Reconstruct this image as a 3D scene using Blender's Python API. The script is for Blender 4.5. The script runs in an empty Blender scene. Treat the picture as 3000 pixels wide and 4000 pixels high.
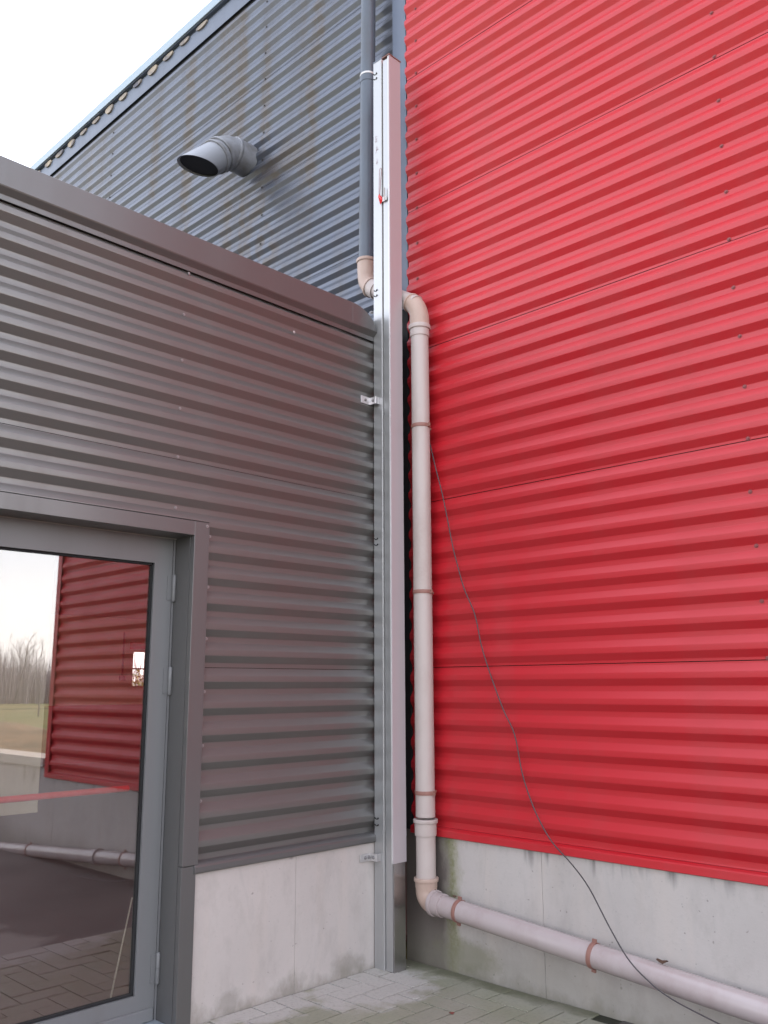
import bpy, bmesh, math, random
from mathutils import Vector, Matrix
rnd = random.Random(7)
D = bpy.data
S = bpy.context.scene
C = S.collection
rad = math.radians

# ------------------------------------------------------------------ camera, light, exposure
cam_d = D.cameras.new('camera'); cam = D.objects.new('camera', cam_d); C.objects.link(cam)
cam_d.sensor_fit = 'VERTICAL'; cam_d.sensor_height = 24.0; cam_d.sensor_width = 18.0
cam_d.lens = 3452.13 / 4000 * 24.0
cam_d.clip_start = 0.05; cam_d.clip_end = 1500
r_ = Vector((0.7147014, 0.6994201, -0.0036797)); u_ = Vector((0.1376312, -0.1354762, 0.9811747)); f_ = Vector((-0.6857548, 0.7017534, 0.1930871))
M = Matrix.Identity(4)
for i in range(3):
    M[i][0] = r_[i]; M[i][1] = u_[i]; M[i][2] = -f_[i]
M.translation = Vector((3.71922, -3.97524, 1.5222))
cam.matrix_world = M
S.camera = cam

SUN_AZ = (0.10, 0.995)      # horizontal direction towards the sun (behind the hall)
SUN_EL = 36
W = D.worlds.new('World'); S.world = W; W.use_nodes = True
nt = W.node_tree
for n in list(nt.nodes): nt.nodes.remove(n)
sky = nt.nodes.new('ShaderNodeTexSky'); sky.sky_type = 'NISHITA'; sky.sun_disc = False
sky.sun_elevation = rad(SUN_EL); sky.sun_rotation = math.atan2(SUN_AZ[0], SUN_AZ[1])
sky.air_density = 1.0; sky.dust_density = 3.0; sky.ozone_density = 1.0; sky.altitude = 50
veil = nt.nodes.new('ShaderNodeMixRGB'); veil.inputs[0].default_value = 0.55
# thin bright cloud veil over the whole sky, brighter and thicker towards the horizon all round
tc = nt.nodes.new('ShaderNodeTexCoord'); sx = nt.nodes.new('ShaderNodeSeparateXYZ'); nt.links.new(tc.outputs['Generated'], sx.inputs[0])
mr = nt.nodes.new('ShaderNodeMapRange'); mr.inputs[1].default_value = 0.0; mr.inputs[2].default_value = 0.6; mr.inputs[3].default_value = 1; mr.inputs[4].default_value = 0; nt.links.new(sx.outputs[2], mr.inputs[0])
vc = nt.nodes.new('ShaderNodeMixRGB'); vc.inputs[1].default_value = (6.9, 7.1, 7.9, 1); vc.inputs[2].default_value = (15, 14.6, 14.8, 1)
nt.links.new(mr.outputs[0], vc.inputs[0]); nt.links.new(vc.outputs[0], veil.inputs[2])
bg = nt.nodes.new('ShaderNodeBackground'); bg.inputs[1].default_value = 0.10
wo = nt.nodes.new('ShaderNodeOutputWorld')
nt.links.new(sky.outputs[0], veil.inputs[1]); nt.links.new(veil.outputs[0], bg.inputs[0]); nt.links.new(bg.outputs[0], wo.inputs[0])

sd = D.lights.new('sun', 'SUN'); sd.energy = 2.3; sd.angle = rad(0.6); sd.color = (1.0, 0.95, 0.87)
so = D.objects.new('sun', sd); C.objects.link(so)
sdir = Vector((SUN_AZ[0] * math.cos(rad(SUN_EL)), SUN_AZ[1] * math.cos(rad(SUN_EL)), math.sin(rad(SUN_EL))))
so.rotation_euler = sdir.to_track_quat('Z', 'Y').to_euler()
so.location = sdir * 60
S.view_settings.view_transform = 'Standard'; S.view_settings.look = 'None'
S.view_settings.gamma = 1; S.view_settings.use_curve_mapping = False
S.view_settings.exposure = 2.1
S.render.engine = 'CYCLES'
S.cycles.max_bounces = 8; S.cycles.diffuse_bounces = 4; S.cycles.glossy_bounces = 4; S.cycles.transparent_max_bounces = 8
S.cycles.sample_clamp_indirect = 6

# ------------------------------------------------------------------ material helpers
def mat(name, col, rough=0.5, metal=0.0, spec=0.5):
    m = D.materials.new(name); m.use_nodes = True
    b = m.node_tree.nodes['Principled BSDF']
    b.inputs['Base Color'].default_value = (*col, 1); b.inputs['Roughness'].default_value = rough
    b.inputs['Metallic'].default_value = metal; b.inputs['Specular IOR Level'].default_value = spec
    return m
def N(m, t, **kw):
    n = m.node_tree.nodes.new(t)
    for k, v in kw.items(): setattr(n, k, v)
    return n
def L(m, a, b): m.node_tree.links.new(a, b)
def B(m): return m.node_tree.nodes['Principled BSDF']
def coords(m, scale=(1, 1, 1), loc=(0, 0, 0)):
    g = N(m, 'ShaderNodeNewGeometry'); mp = N(m, 'ShaderNodeMapping')
    mp.inputs['Scale'].default_value = scale; mp.inputs['Location'].default_value = loc
    L(m, g.outputs['Position'], mp.inputs['Vector']); return mp.outputs[0]
def noise(m, scale, sc=(1, 1, 1), detail=4, rough=0.55, loc=(0, 0, 0), dist=0.0):
    n = N(m, 'ShaderNodeTexNoise'); n.inputs['Scale'].default_value = scale
    n.inputs['Detail'].default_value = detail; n.inputs['Roughness'].default_value = rough
    n.inputs['Distortion'].default_value = dist
    L(m, coords(m, sc, loc), n.inputs['Vector']); return n.outputs['Fac']
def ramp(m, fac, a, b, lo=0.0, hi=1.0):
    r = N(m, 'ShaderNodeMapRange'); r.inputs[1].default_value = a; r.inputs[2].default_value = b
    r.inputs[3].default_value = lo; r.inputs[4].default_value = hi
    L(m, fac, r.inputs[0]); return r.outputs[0]
def mix(m, fac, a, b):
    x = N(m, 'ShaderNodeMixRGB')
    for i, v in ((0, fac), (1, a), (2, b)):
        if isinstance(v, tuple): x.inputs[i].default_value = (*v, 1)
        elif isinstance(v, (int, float)): x.inputs[i].default_value = v
        else: L(m, v, x.inputs[i])
    return x.outputs[0]
def mth(m, op, a, b=None, c=None):
    x = N(m, 'ShaderNodeMath', operation=op)
    for i, v in enumerate((a, b, c)):
        if v is None: continue
        if isinstance(v, (int, float)): x.inputs[i].default_value = v
        else: L(m, v, x.inputs[i])
    return x.outputs[0]
def bump(m, h, strength=0.3, dist=0.002):
    b = N(m, 'ShaderNodeBump'); b.inputs['Strength'].default_value = strength; b.inputs['Distance'].default_value = dist
    L(m, h, b.inputs['Height']); L(m, b.outputs[0], B(m).inputs['Normal'])
def sep(m):
    g = N(m, 'ShaderNodeNewGeometry'); s = N(m, 'ShaderNodeSeparateXYZ'); L(m, g.outputs['Position'], s.inputs[0]); return s.outputs
def blob(m, x0, z0, rx, rz, ax=0):
    """soft elliptical stain mask around (x0,z0) on a wall; ax picks the horizontal axis"""
    s = sep(m)
    a = mth(m, 'DIVIDE', mth(m, 'SUBTRACT', s[ax], x0), rx); b = mth(m, 'DIVIDE', mth(m, 'SUBTRACT', s[2 if ax != 3 else 1], z0), rz)
    d = mth(m, 'SQRT', mth(m, 'ADD', mth(m, 'MULTIPLY', a, a), mth(m, 'MULTIPLY', b, b)))
    d = mth(m, 'ADD', d, ramp(m, noise(m, 8, (1, 1, 1), 5, 0.7, (x0, z0, 1)), 0.25, 0.75, -0.45, 0.45))
    return ramp(m, d, 1.05, 0.45)

def painted(name, col, dirt, rough=0.34, dirt_amt=0.35, spec=0.5, coat=0.0, metal=0.0):
    m = mat(name, col, rough, metal, spec)
    st = noise(m, 1.0, (4.5, 4.5, 0.35), 5, 0.6)
    fi = noise(m, 9, (1, 1, 1), 4, 0.6, (3, 1, 2))
    f = mth(m, 'MULTIPLY', ramp(m, st, 0.45, 0.75), ramp(m, fi, 0.3, 0.7, 0.5, 1.0))
    f = mth(m, 'MULTIPLY', f, dirt_amt)
    L(m, mix(m, f, col, dirt), B(m).inputs['Base Color'])
    L(m, ramp(m, f, 0, dirt_amt, rough, rough + 0.18), B(m).inputs['Roughness'])
    B(m).inputs['Coat Weight'].default_value = coat
    B(m).inputs['Coat Roughness'].default_value = 0.18
    return m

m_red = painted('red_paint', (0.46, 0.012, 0.020), (0.31, 0.05, 0.05), 0.40, 0.28, 0.58, 0.0)
m_grey = painted('grey_paint', (0.150, 0.145, 0.138), (0.11, 0.10, 0.09), 0.30, 0.2, 0.8, 0.0, 0.38)
m_dark = painted('blue_grey_paint', (0.098, 0.110, 0.140), (0.065, 0.055, 0.05), 0.30, 0.5, 0.7, 0.0, 0.5)
# long rusty run-off streaks on the upper wall
def _():
    m = m_dark; b = B(m)
    base = b.inputs['Base Color'].links[0].from_socket
    s = noise(m, 1.0, (2.6, 1, 0.12), 3, 0.5, (11, 0, 4)); f2 = noise(m, 30, (1, 1, 0.5), 3, 0.6)
    f = mth(m, 'MULTIPLY', ramp(m, s, 0.50, 0.60), ramp(m, f2, 0.35, 0.6, 0.3, 1))
    v = mth(m, 'MULTIPLY', blob(m, -1.62, 4.9, 0.35, 1.0), ramp(m, noise(m, 12, (1, 1, 0.4), 3), 0.4, 0.6))
    for (x0, z0, rx, rz, st) in ((-2.72, 6.4, 0.10, 1.2, 0.9), (-1.92, 6.7, 0.10, 0.9, 0.8), (-1.56, 6.3, 0.09, 0.7, 0.6), (-2.06, 5.3, 0.07, 0.6, 0.8), (-1.86, 5.25, 0.04, 0.6, 1.0), (-0.99, 5.8, 0.09, 1.0, 0.6), (-3.31, 6.6, 0.09, 0.6, 0.6), (-0.91, 6.6, 0.09, 0.5, 0.6), (-1.35, 5.65, 0.40, 0.18, 0.6)):
        wig = mth(m, 'ADD', sep(m)[0], 0.0)
        b1 = mth(m, 'MULTIPLY', blob(m, x0, z0, rx, rz), ramp(m, noise(m, 14, (1, 1, 0.35), 3, 0.6, (x0, 0, z0)), 0.30, 0.50))
        v = mth(m, 'MAXIMUM', v, mth(m, 'MULTIPLY', b1, st * 1.6))
    f = mth(m, 'MAXIMUM', mth(m, 'MULTIPLY', f, 0.6), mth(m, 'MULTIPLY', mth(m, 'MINIMUM', v, 1.0), 0.8))
    L(m, mth(m, 'SUBTRACT', 0.45, mth(m, 'MULTIPLY', f, 0.42)), b.inputs['Metallic'])
    L(m, mix(m, f, base, (0.06, 0.045, 0.036)), b.inputs['Base Color'])
_()
m_trim = painted('trim_paint', (0.12, 0.145, 0.20), (0.10, 0.09, 0.08), 0.35, 0.2)
m_door = painted('door_paint', (0.155, 0.155, 0.158), (0.11, 0.10, 0.09), 0.38, 0.35)
m_flash = painted('flashing_paint', (0.132, 0.129, 0.127), (0.10, 0.095, 0.09), 0.30, 0.25, 0.7, 0.0, 0.38)
m_alu = mat('aluminium', (0.43, 0.43, 0.43), 0.28, 0.6)
m_cover = mat('anodised_cover', (0.46, 0.415, 0.43), 0.36, 0.25)
def _():
    m = m_alu
    n = noise(m, 40, (1, 1, 0.02), 2); L(m, ramp(m, n, 0.3, 0.7, 0.30, 0.36), B(m).inputs['Roughness'])
    g = noise(m, 3, (1, 1, 0.6), 4); L(m, mix(m, ramp(m, g, 0.5, 0.8, 0, 0.4), (0.43, 0.43, 0.43), (0.37, 0.36, 0.35)), B(m).inputs['Base Color'])
_()
m_alu2 = mat('brushed_aluminium', (0.42, 0.41, 0.41), 0.24, 0.95)
m_gap = mat('dark_gap', (0.012, 0.012, 0.013), 0.9)
m_lip = mat('pale_edge', (0.58, 0.57, 0.56), 0.4, 0.3)
m_steel = mat('zinc_steel', (0.62, 0.60, 0.60), 0.35, 0.7)
m_mouth_shade = mat('vent_mouth_shade', (0.035, 0.036, 0.045), 0.8)  # near-black tone for the shade inside the vent
m_screwd = mat('dark_screw_head', (0.05, 0.045, 0.045), 0.5, 0.2)
m_screw = mat('screw_head', (0.22, 0.05, 0.05), 0.5, 0.1)
m_screwl = mat('bright_screw', (0.30, 0.29, 0.29), 0.4, 0.5)
def pvc(name, col, dirt, rough):
    m = mat(name, col, rough)
    n = noise(m, 5, (1, 1, 0.5), 5, 0.6); f2 = noise(m, 60, (1, 1, 1), 2)
    f = mth(m, 'MULTIPLY', ramp(m, n, 0.42, 0.75), ramp(m, f2, 0.2, 0.7, 0.5, 0.9))
    L(m, mix(m, f, col, dirt), B(m).inputs['Base Color']); return m
m_pvc = pvc('faded_terracotta_plastic', (0.45, 0.385, 0.36), (0.35, 0.27, 0.24), 0.42)
m_pvc2 = pvc('terracotta_plastic', (0.43, 0.315, 0.26), (0.32, 0.215, 0.17), 0.45)
m_pipeh = pvc('bleached_terracotta_plastic', (0.42, 0.36, 0.355), (0.32, 0.245, 0.235), 0.26)
B(m_pipeh).inputs['Coat Weight'].default_value = 0.5; B(m_pipeh).inputs['Coat Roughness'].default_value = 0.2
m_clamp = mat('brown_clamp', (0.26, 0.125, 0.10), 0.55)
m_dpipe = pvc('slate_grey_plastic', (0.085, 0.105, 0.135), (0.07, 0.075, 0.085), 0.38)
m_spout = mat('vent_spout_plastic', (0.27, 0.285, 0.32), 0.38)
m_vent = mat('vent_plastic', (0.22, 0.23, 0.26), 0.45)
L(m_vent, mix(m_vent, ramp(m_vent, noise(m_vent, 6, (1, 1, 1), 5), 0.45, 0.7), (0.25, 0.26, 0.29), (0.13, 0.125, 0.125)), B(m_vent).inputs['Base Color'])
m_cable = mat('cable_rubber', (0.06, 0.05, 0.055), 0.6)
m_redp = mat('red_bar_paint', (0.75, 0.03, 0.035), 0.3)
B(m_redp).inputs['Coat Weight'].default_value = 0.4
m_ink = mat('ink', (0.03, 0.03, 0.05), 0.7)
m_ink2 = mat('faded_ink', (0.45, 0.36, 0.40), 0.7)
m_ply = mat('room_wall_plaster', (0.85, 0.66, 0.50), 0.8)
m_dado = mat('room_dado', (0.32, 0.07, 0.07), 0.6)
m_floor = mat('room_floor', (0.17, 0.085, 0.08), 0.7)
m_ceil = mat('room_ceiling', (0.5, 0.45, 0.42), 0.85)
m_board = mat('pale_board', (0.62, 0.60, 0.45), 0.7)
m_sunspot = mat('painted_sun_spot', (0.55, 0.45, 0.36), 0.9)  # beige tone stands in for sunlight coming through the eave gaps
L(m_sunspot, mix(m_sunspot, ramp(m_sunspot, noise(m_sunspot, 6, (1, 1, 1), 3), 0.35, 0.65), (0.45, 0.38, 0.30), (0.13, 0.13, 0.16)), B(m_sunspot).inputs['Base Color'])
m_edge = mat('eave_edge', (0.30, 0.38, 0.45), 0.4)
m_stick = mat('pale_cane', (0.65, 0.60, 0.50), 0.6)
m_leaf = mat('dead_leaf', (0.07, 0.035, 0.02), 0.8)
m_sill = mat('sill_metal', (0.42, 0.47, 0.52), 0.35, 0.5)

# concrete
def concrete(name, side):
    m = mat(name, (0.4, 0.38, 0.36), 0.85, 0, 0.3)
    h = 1 if side == 'annex' else 0
    n1 = noise(m, 1.6, (1, 1, 0.8), 6, 0.6); n2 = noise(m, 7, (1, 1, 0.5), 5, 0.65, (4, 2, 1)); n3 = noise(m, 60, (1, 1, 1), 3, 0.6)
    st = noise(m, 7, (1, 1, 0.08), 3, 0.5, (2, 7, 1))
    c = mix(m, ramp(m, n1, 0.35, 0.68), (0.49, 0.452, 0.43), (0.43, 0.395, 0.375))
    c = mix(m, ramp(m, n2, 0.50, 0.72, 0, 0.45), c, (0.33, 0.30, 0.28))
    c = mix(m, ramp(m, st, 0.5, 0.72, 0, 0.35), c, (0.53, 0.46, 0.41))
    c = mix(m, ramp(m, n3, 0.6, 0.8, 0, 0.25), c, (0.25, 0.235, 0.22))
    c = mix(m, ramp(m, noise(m, 42, (1, 1, 1), 1, 0.5, (3, 3, 9)), 0.74, 0.79, 0, 0.55), c, (0.16, 0.145, 0.135))
    c = mix(m, ramp(m, noise(m, 3.2, (1, 1, 0.25), 6, 0.7, (8, 1, 2), 1.5), 0.56, 0.60, 0, 0.16), c, (0.34, 0.32, 0.31))
    s = sep(m)
    # damp, mossy base line with a ragged edge
    edge = mth(m, 'ADD', s[2], ramp(m, noise(m, 5, (1, 1, 0.7), 5, 0.65, (1, 5, 2)), 0.2, 0.8, 0.13, -0.09))
    base = ramp(m, edge, 0.09, 0.0)
    c = mix(m, mth(m, 'MULTIPLY', base, 0.65), c, (0.20, 0.185, 0.15))
    if side == 'annex':
        for (y0, z0, ry, rz) in ((-1.23, 0.05, 0.10, 0.06), (-0.47, 0.06, 0.10, 0.07), (-0.36, 0.04, 0.05, 0.05)):
            c = mix(m, mth(m, 'MULTIPLY', mth(m, 'MULTIPLY', blob(m, y0, z0, ry, rz, 1), ramp(m, n2, 0.3, 0.5)), 0.45), c, (0.2, 0.19, 0.16))
        c = mix(m, mth(m, 'MULTIPLY', blob(m, -0.86, 0.66, 0.02, 0.02, 1), 0.7), c, (0.2, 0.17, 0.17))
    else:
        # run-off drips below the flashing
        dr = noise(m, 11, (1, 1, 0.12), 3, 0.55, (0, 0, 3))
        top = ramp(m, mth(m, 'ADD', s[2], ramp(m, dr, 0.5, 0.75, 0, 0.10)), 0.645, 0.73)
        c = mix(m, mth(m, 'MULTIPLY', mth(m, 'MULTIPLY', top, ramp(m, dr, 0.52, 0.62)), 0.75), c, (0.15, 0.14, 0.135))
        # green algae strip beside the downpipe and damp brown corner
        wob = ramp(m, n2, 0.2, 0.8, -0.06, 0.06)
        xx = mth(m, 'ADD', s[0], wob)
        al = mth(m, 'MULTIPLY', ramp(m, mth(m, 'ABSOLUTE', mth(m, 'SUBTRACT', xx, 0.345)), 0.075, 0.01), ramp(m, n3, 0.2, 0.7, 0.6, 1.0))
        c = mix(m, mth(m, 'MULTIPLY', al, 0.8), c, (0.16, 0.17, 0.045))
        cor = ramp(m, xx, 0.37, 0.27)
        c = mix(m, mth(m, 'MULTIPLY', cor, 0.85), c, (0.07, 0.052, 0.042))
        b1 = mth(m, 'MULTIPLY', blob(m, 0.46, 0.09, 0.22, 0.10), 0.75)
        c = mix(m, mth(m, 'MULTIPLY', b1, 0.75), c, (0.16, 0.16, 0.08))
        lo = mth(m, 'MULTIPLY', ramp(m, mth(m, 'ADD', s[2], ramp(m, n1, 0.3, 0.7, 0.06, -0.06)), 0.24, 0.08), 0.45)
        c = mix(m, lo, c, (0.20, 0.19, 0.15))
    L(m, c, B(m).inputs['Base Color'])
    bump(m, mth(m, 'ADD', n3, mth(m, 'MULTIPLY', n2, 1.5)), 0.35, 0.002)
    return m
m_conc_a = concrete('concrete_annex', 'annex'); m_conc_r = concrete('concrete_hall', 'hall')
m_cope = mat('coping_concrete', (0.5, 0.45, 0.40), 0.8)

# pavers: grey blocks, pale dry patch by the duct, greenish damp elsewhere
def paver_mat(name, joint=False):
    m = mat(name, (0.3, 0.3, 0.28), 0.75)
    oi = N(m, 'ShaderNodeObjectInfo')
    n1 = noise(m, 2.4, (1, 1, 1), 4, 0.5, (2, 5, 0)); n2 = noise(m, 55, (1, 1, 1), 4, 0.65); n3 = noise(m, 9, (1, 1, 1), 4, 0.6)
    s = sep(m)
    def dry(x0, y0, rx, ry):
        a = mth(m, 'DIVIDE', mth(m, 'SUBTRACT', s[0], x0), rx); b = mth(m, 'DIVIDE', mth(m, 'SUBTRACT', s[1], y0), ry)
        d = mth(m, 'SQRT', mth(m, 'ADD', mth(m, 'MULTIPLY', a, a), mth(m, 'MULTIPLY', b, b)))
        return ramp(m, mth(m, 'ADD', d, ramp(m, n3, 0.3, 0.7, -0.25, 0.25)), 1.05, 0.75)
    patch = mth(m, 'MAXIMUM', dry(0.22, -0.50, 0.30, 0.38), mth(m, 'MAXIMUM', dry(1.5, -1.5, 0.4, 0.75), dry(0.05, -1.05, 0.2, 0.3)))
    wet = mix(m, ramp(m, n1, 0.35, 0.65), (0.30, 0.285, 0.23), (0.25, 0.25, 0.175))
    c = mix(m, patch, wet, (0.43, 0.405, 0.375))
    c = mix(m, ramp(m, oi.outputs['Random'], 0, 1, 0.0, 0.14), c, (0.15, 0.145, 0.12))
    c = mix(m, ramp(m, n2, 0.5, 0.8, 0, 0.4), c, (0.11, 0.105, 0.09))
    c = mix(m, mth(m, 'MULTIPLY', ramp(m, mth(m, 'ADD', s[1], ramp(m, n3, 0.3, 0.7, -0.05, 0.05)), -0.12, -0.03), 0.6), c, (0.09, 0.095, 0.05))
    if joint:
        c = mix(m, 0.96, c, (0.02, 0.022, 0.013))
    L(m, c, B(m).inputs['Base Color'])
    L(m, ramp(m, patch, 0, 1, 0.62, 0.85), B(m).inputs['Roughness'])
    bump(m, mth(m, 'ADD', n2, mth(m, 'MULTIPLY', n3, 0.8)), 0.4, 0.002)
    return m
m_pav = paver_mat('paving_block'); m_joint = paver_mat('paving_joint_sand', True)

m_asph = mat('worn_asphalt', (0.1, 0.095, 0.09), 0.85)
def _():
    m = m_asph; n1 = noise(m, 1.1, (1, 1, 1), 5, 0.6); n2 = noise(m, 70, (1, 1, 1), 3, 0.7)
    s = sep(m); a = mth(m, 'DIVIDE', mth(m, 'SUBTRACT', s[0], 1.75), 0.45); b = mth(m, 'DIVIDE', mth(m, 'SUBTRACT', s[1], -1.75), 0.6)
    d = mth(m, 'ADD', mth(m, 'SQRT', mth(m, 'ADD', mth(m, 'MULTIPLY', a, a), mth(m, 'MULTIPLY', b, b))), ramp(m, noise(m, 3, (1, 1, 1), 4), 0.3, 0.7, -0.3, 0.3))
    c = mix(m, ramp(m, n1, 0.35, 0.65), (0.13, 0.115, 0.105), (0.075, 0.068, 0.063))
    c = mix(m, ramp(m, n2, 0.5, 0.75, 0, 0.5), c, (0.17, 0.16, 0.15))
    c = mix(m, ramp(m, d, 1.0, 0.75, 0, 0.85), c, (0.30, 0.275, 0.25))
    L(m, c, B(m).inputs['Base Color']); bump(m, n2, 0.4, 0.003)
_()
def ground_mat():
    m = mat('field_grass', (0.1, 0.1, 0.04), 0.95, 0, 0.2)
    n = noise(m, 0.06, (1, 1, 1), 6, 0.6); n2 = noise(m, 1.5, (1, 1, 1), 5, 0.7)
    c = mix(m, ramp(m, n, 0.4, 0.6), (0.13, 0.17, 0.05), (0.30, 0.23, 0.11))
    c = mix(m, ramp(m, n2, 0.3, 0.7, 0, 0.6), c, (0.06, 0.06, 0.025))
    L(m, c, B(m).inputs['Base Color']); return m
m_grass = ground_mat()
m_soil = mat('bare_soil', (0.2, 0.13, 0.07), 0.95)
L(m_soil, mix(m_soil, ramp(m_soil, noise(m_soil, 0.7, (1, 1, 2), 6, 0.7), 0.4, 0.62), (0.24, 0.15, 0.08), (0.07, 0.055, 0.025)), B(m_soil).inputs['Base Color'])
m_bark = mat('grey_bark', (0.20, 0.175, 0.165), 0.9)
m_twig = mat('hazy_bare_twigs', (0.34, 0.30, 0.30), 0.9)  # lightened so the far trees carry haze in their colour
m_shrub = mat('shrub_leaves', (0.09, 0.11, 0.025), 0.8)
L(m_shrub, mix(m_shrub, ramp(m_shrub, noise(m_shrub, 1.2, (1, 1, 1), 3), 0.4, 0.6), (0.10, 0.12, 0.03), (0.26, 0.22, 0.05)), B(m_shrub).inputs['Base Color'])

m_glass = D.materials.new('door_glass'); m_glass.use_nodes = True
def _():
    t = m_glass.node_tree
    for n in list(t.nodes): t.nodes.remove(n)
    tr = t.nodes.new('ShaderNodeBsdfTransparent'); tr.inputs[0].default_value = (0.84, 0.81, 0.80, 1)
    gl = t.nodes.new('ShaderNodeBsdfGlossy'); gl.inputs['Roughness'].default_value = 0.0; gl.inputs[0].default_value = (1, 1, 1, 1)
    gm = t.nodes.new('ShaderNodeNewGeometry'); dt = t.nodes.new('ShaderNodeVectorMath'); dt.operation = 'DOT_PRODUCT'
    t.links.new(gm.outputs['Incoming'], dt.inputs[0]); t.links.new(gm.outputs['Normal'], dt.inputs[1])
    def q(op, a, b=None):
        n = t.nodes.new('ShaderNodeMath'); n.operation = op
        for i, v in enumerate((a, b)):
            if v is None: continue
            if isinstance(v, (int, float)): n.inputs[i].default_value = v
            else: t.links.new(v, n.inputs[i])
        return n.outputs[0]
    fr_out = q('ADD', q('MULTIPLY', q('POWER', q('SUBTRACT', 1.0, q('ABSOLUTE', dt.outputs['Value'])), 5.0), 0.84), 0.16)     # coated pane: 14 % head-on
    mx = t.nodes.new('ShaderNodeMixShader'); o = t.nodes.new('ShaderNodeOutputMaterial')
    t.links.new(fr_out, mx.inputs[0]); t.links.new(tr.outputs[0], mx.inputs[1]); t.links.new(gl.outputs[0], mx.inputs[2]); t.links.new(mx.outputs[0], o.inputs[0])
_()

# ------------------------------------------------------------------ object helpers
def mesh_obj(name, verts, faces, m, parent=None, smooth=False, sharp=None):
    me = D.meshes.new(name); me.from_pydata([tuple(v) for v in verts], [], faces); me.update()
    me.materials.append(m)
    o = D.objects.new(name, me); C.objects.link(o)
    if smooth:
        me.polygons.foreach_set('use_smooth', [True] * len(me.polygons))
        if sharp: me.set_sharp_from_angle(angle=rad(sharp))
    if parent: o.parent = parent
    return o
def thing(name, label, cat, loc=(0, 0, 0), group=None):
    o = D.objects.new(name, None); C.objects.link(o); o.location = loc; o.empty_display_size = 0.2
    o['label'] = label; o['category'] = cat
    if group: o['group'] = group
    return o
def tag(o, label, cat, group=None):
    o['label'] = label; o['category'] = cat
    if group: o['group'] = group
    return o
def setparent(o, t):
    o.parent = t; o.matrix_parent_inverse = Matrix.Translation(-t.location) if t.parent is None else Matrix.Identity(4)
class MB:
    def __init__(s): s.v = []; s.f = []
    def add(s, v, f):
        k = len(s.v); s.v += [Vector(p) for p in v]; s.f += [tuple(i + k for i in q) for q in f]; return s
    def box(s, a, b):
        x0, y0, z0 = a; x1, y1, z1 = b
        v = [(x0, y0, z0), (x1, y0, z0), (x1, y1, z0), (x0, y1, z0), (x0, y0, z1), (x1, y0, z1), (x1, y1, z1), (x0, y1, z1)]
        return s.add(v, [(0, 3, 2, 1), (4, 5, 6, 7), (0, 1, 5, 4), (1, 2, 6, 5), (2, 3, 7, 6), (3, 0, 4, 7)])
    def extrude(s, prof, p0, p1, close=True):
        """prof = list of Vector offsets, extruded between p0 and p1"""
        n = len(prof); v = [Vector(p0) + Vector(q) for q in prof] + [Vector(p1) + Vector(q) for q in prof]
        rng = range(n) if close else range(n - 1)
        f = [(i, (i + 1) % n, n + (i + 1) % n, n + i) for i in rng]
        if close: f += [tuple(range(n - 1, -1, -1)), tuple(range(n, 2 * n))]
        return s.add(v, f)
    def tube(s, pts, r, seg=16, cap=True):
        pts = [Vector(p) for p in pts]; n = len(pts); rs = r if isinstance(r, (list, tuple)) else [r] * n
        up = None; v = []
        for i, p in enumerate(pts):
            t = (pts[min(i + 1, n - 1)] - pts[max(i - 1, 0)]).normalized()
            if up is None:
                up = Vector((0, 0, 1)) if abs(t.z) < 0.9 else Vector((1, 0, 0))
            up = (up - t * up.dot(t)).normalized(); w = t.cross(up)
            for k in range(seg):
                a = 2 * math.pi * k / seg; v.append(p + (up * math.cos(a) + w * math.sin(a)) * rs[i])
        f = []
        for i in range(n - 1):
            for k in range(seg):
                a = i * seg + k; b = i * seg + (k + 1) % seg; f.append((a, b, b + seg, a + seg))
        if cap: f += [tuple(range(seg - 1, -1, -1)), tuple(range((n - 1) * seg, n * seg))]
        return s.add(v, f)
    def build(s, name, m, parent=None, bevel=0.0, smooth=False, sharp=30, seg=2):
        o = mesh_obj(name, s.v, s.f, m, parent, smooth, sharp if smooth else None)
        if parent is not None and parent.location.length > 1e-9 and parent.parent is None:
            o.matrix_parent_inverse = Matrix.Translation(-parent.location)
        if bevel:
            b = o.modifiers.new('bevel', 'BEVEL'); b.width = bevel; b.segments = seg; b.limit_method = 'ANGLE'; b.angle_limit = rad(40)
        return o
def lathe_ring(p, t, r0, r1, w, prof=None):
    """collar round a pipe: p centre, t direction, inner r0, outer r1, width w"""
    t = Vector(t).normalized(); p = Vector(p); m = MB()
    prof = prof or [(-0.5, r0), (-0.5, r1 * 0.985), (-0.35, r1), (0.35, r1), (0.5, r1 * 0.985), (0.5, r0)]
    up = Vector((0, 0, 1)) if abs(t.z) < 0.9 else Vector((1, 0, 0))
    up = (up - t * up.dot(t)).normalized(); q = t.cross(up); n = 36; v = []; f = []
    for a, r in prof:
        for k in range(n):
            g = 2 * math.pi * k / n; v.append(p + t * (a * w) + (up * math.cos(g) + q * math.sin(g)) * r)
    for i in range(len(prof)):
        i2 = (i + 1) % len(prof)
        for k in range(n): f.append((i * n + k, i * n + (k + 1) % n, i2 * n + (k + 1) % n, i2 * n + k))
    return m.add(v, f)
def arc(c, a, b, n=8):
    """points on a smooth 3-point bezier"""
    a, c, b = Vector(a), Vector(c), Vector(b)
    return [a * (1 - t) ** 2 + c * 2 * t * (1 - t) + b * t * t for t in [i / n for i in range(n + 1)]]

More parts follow.
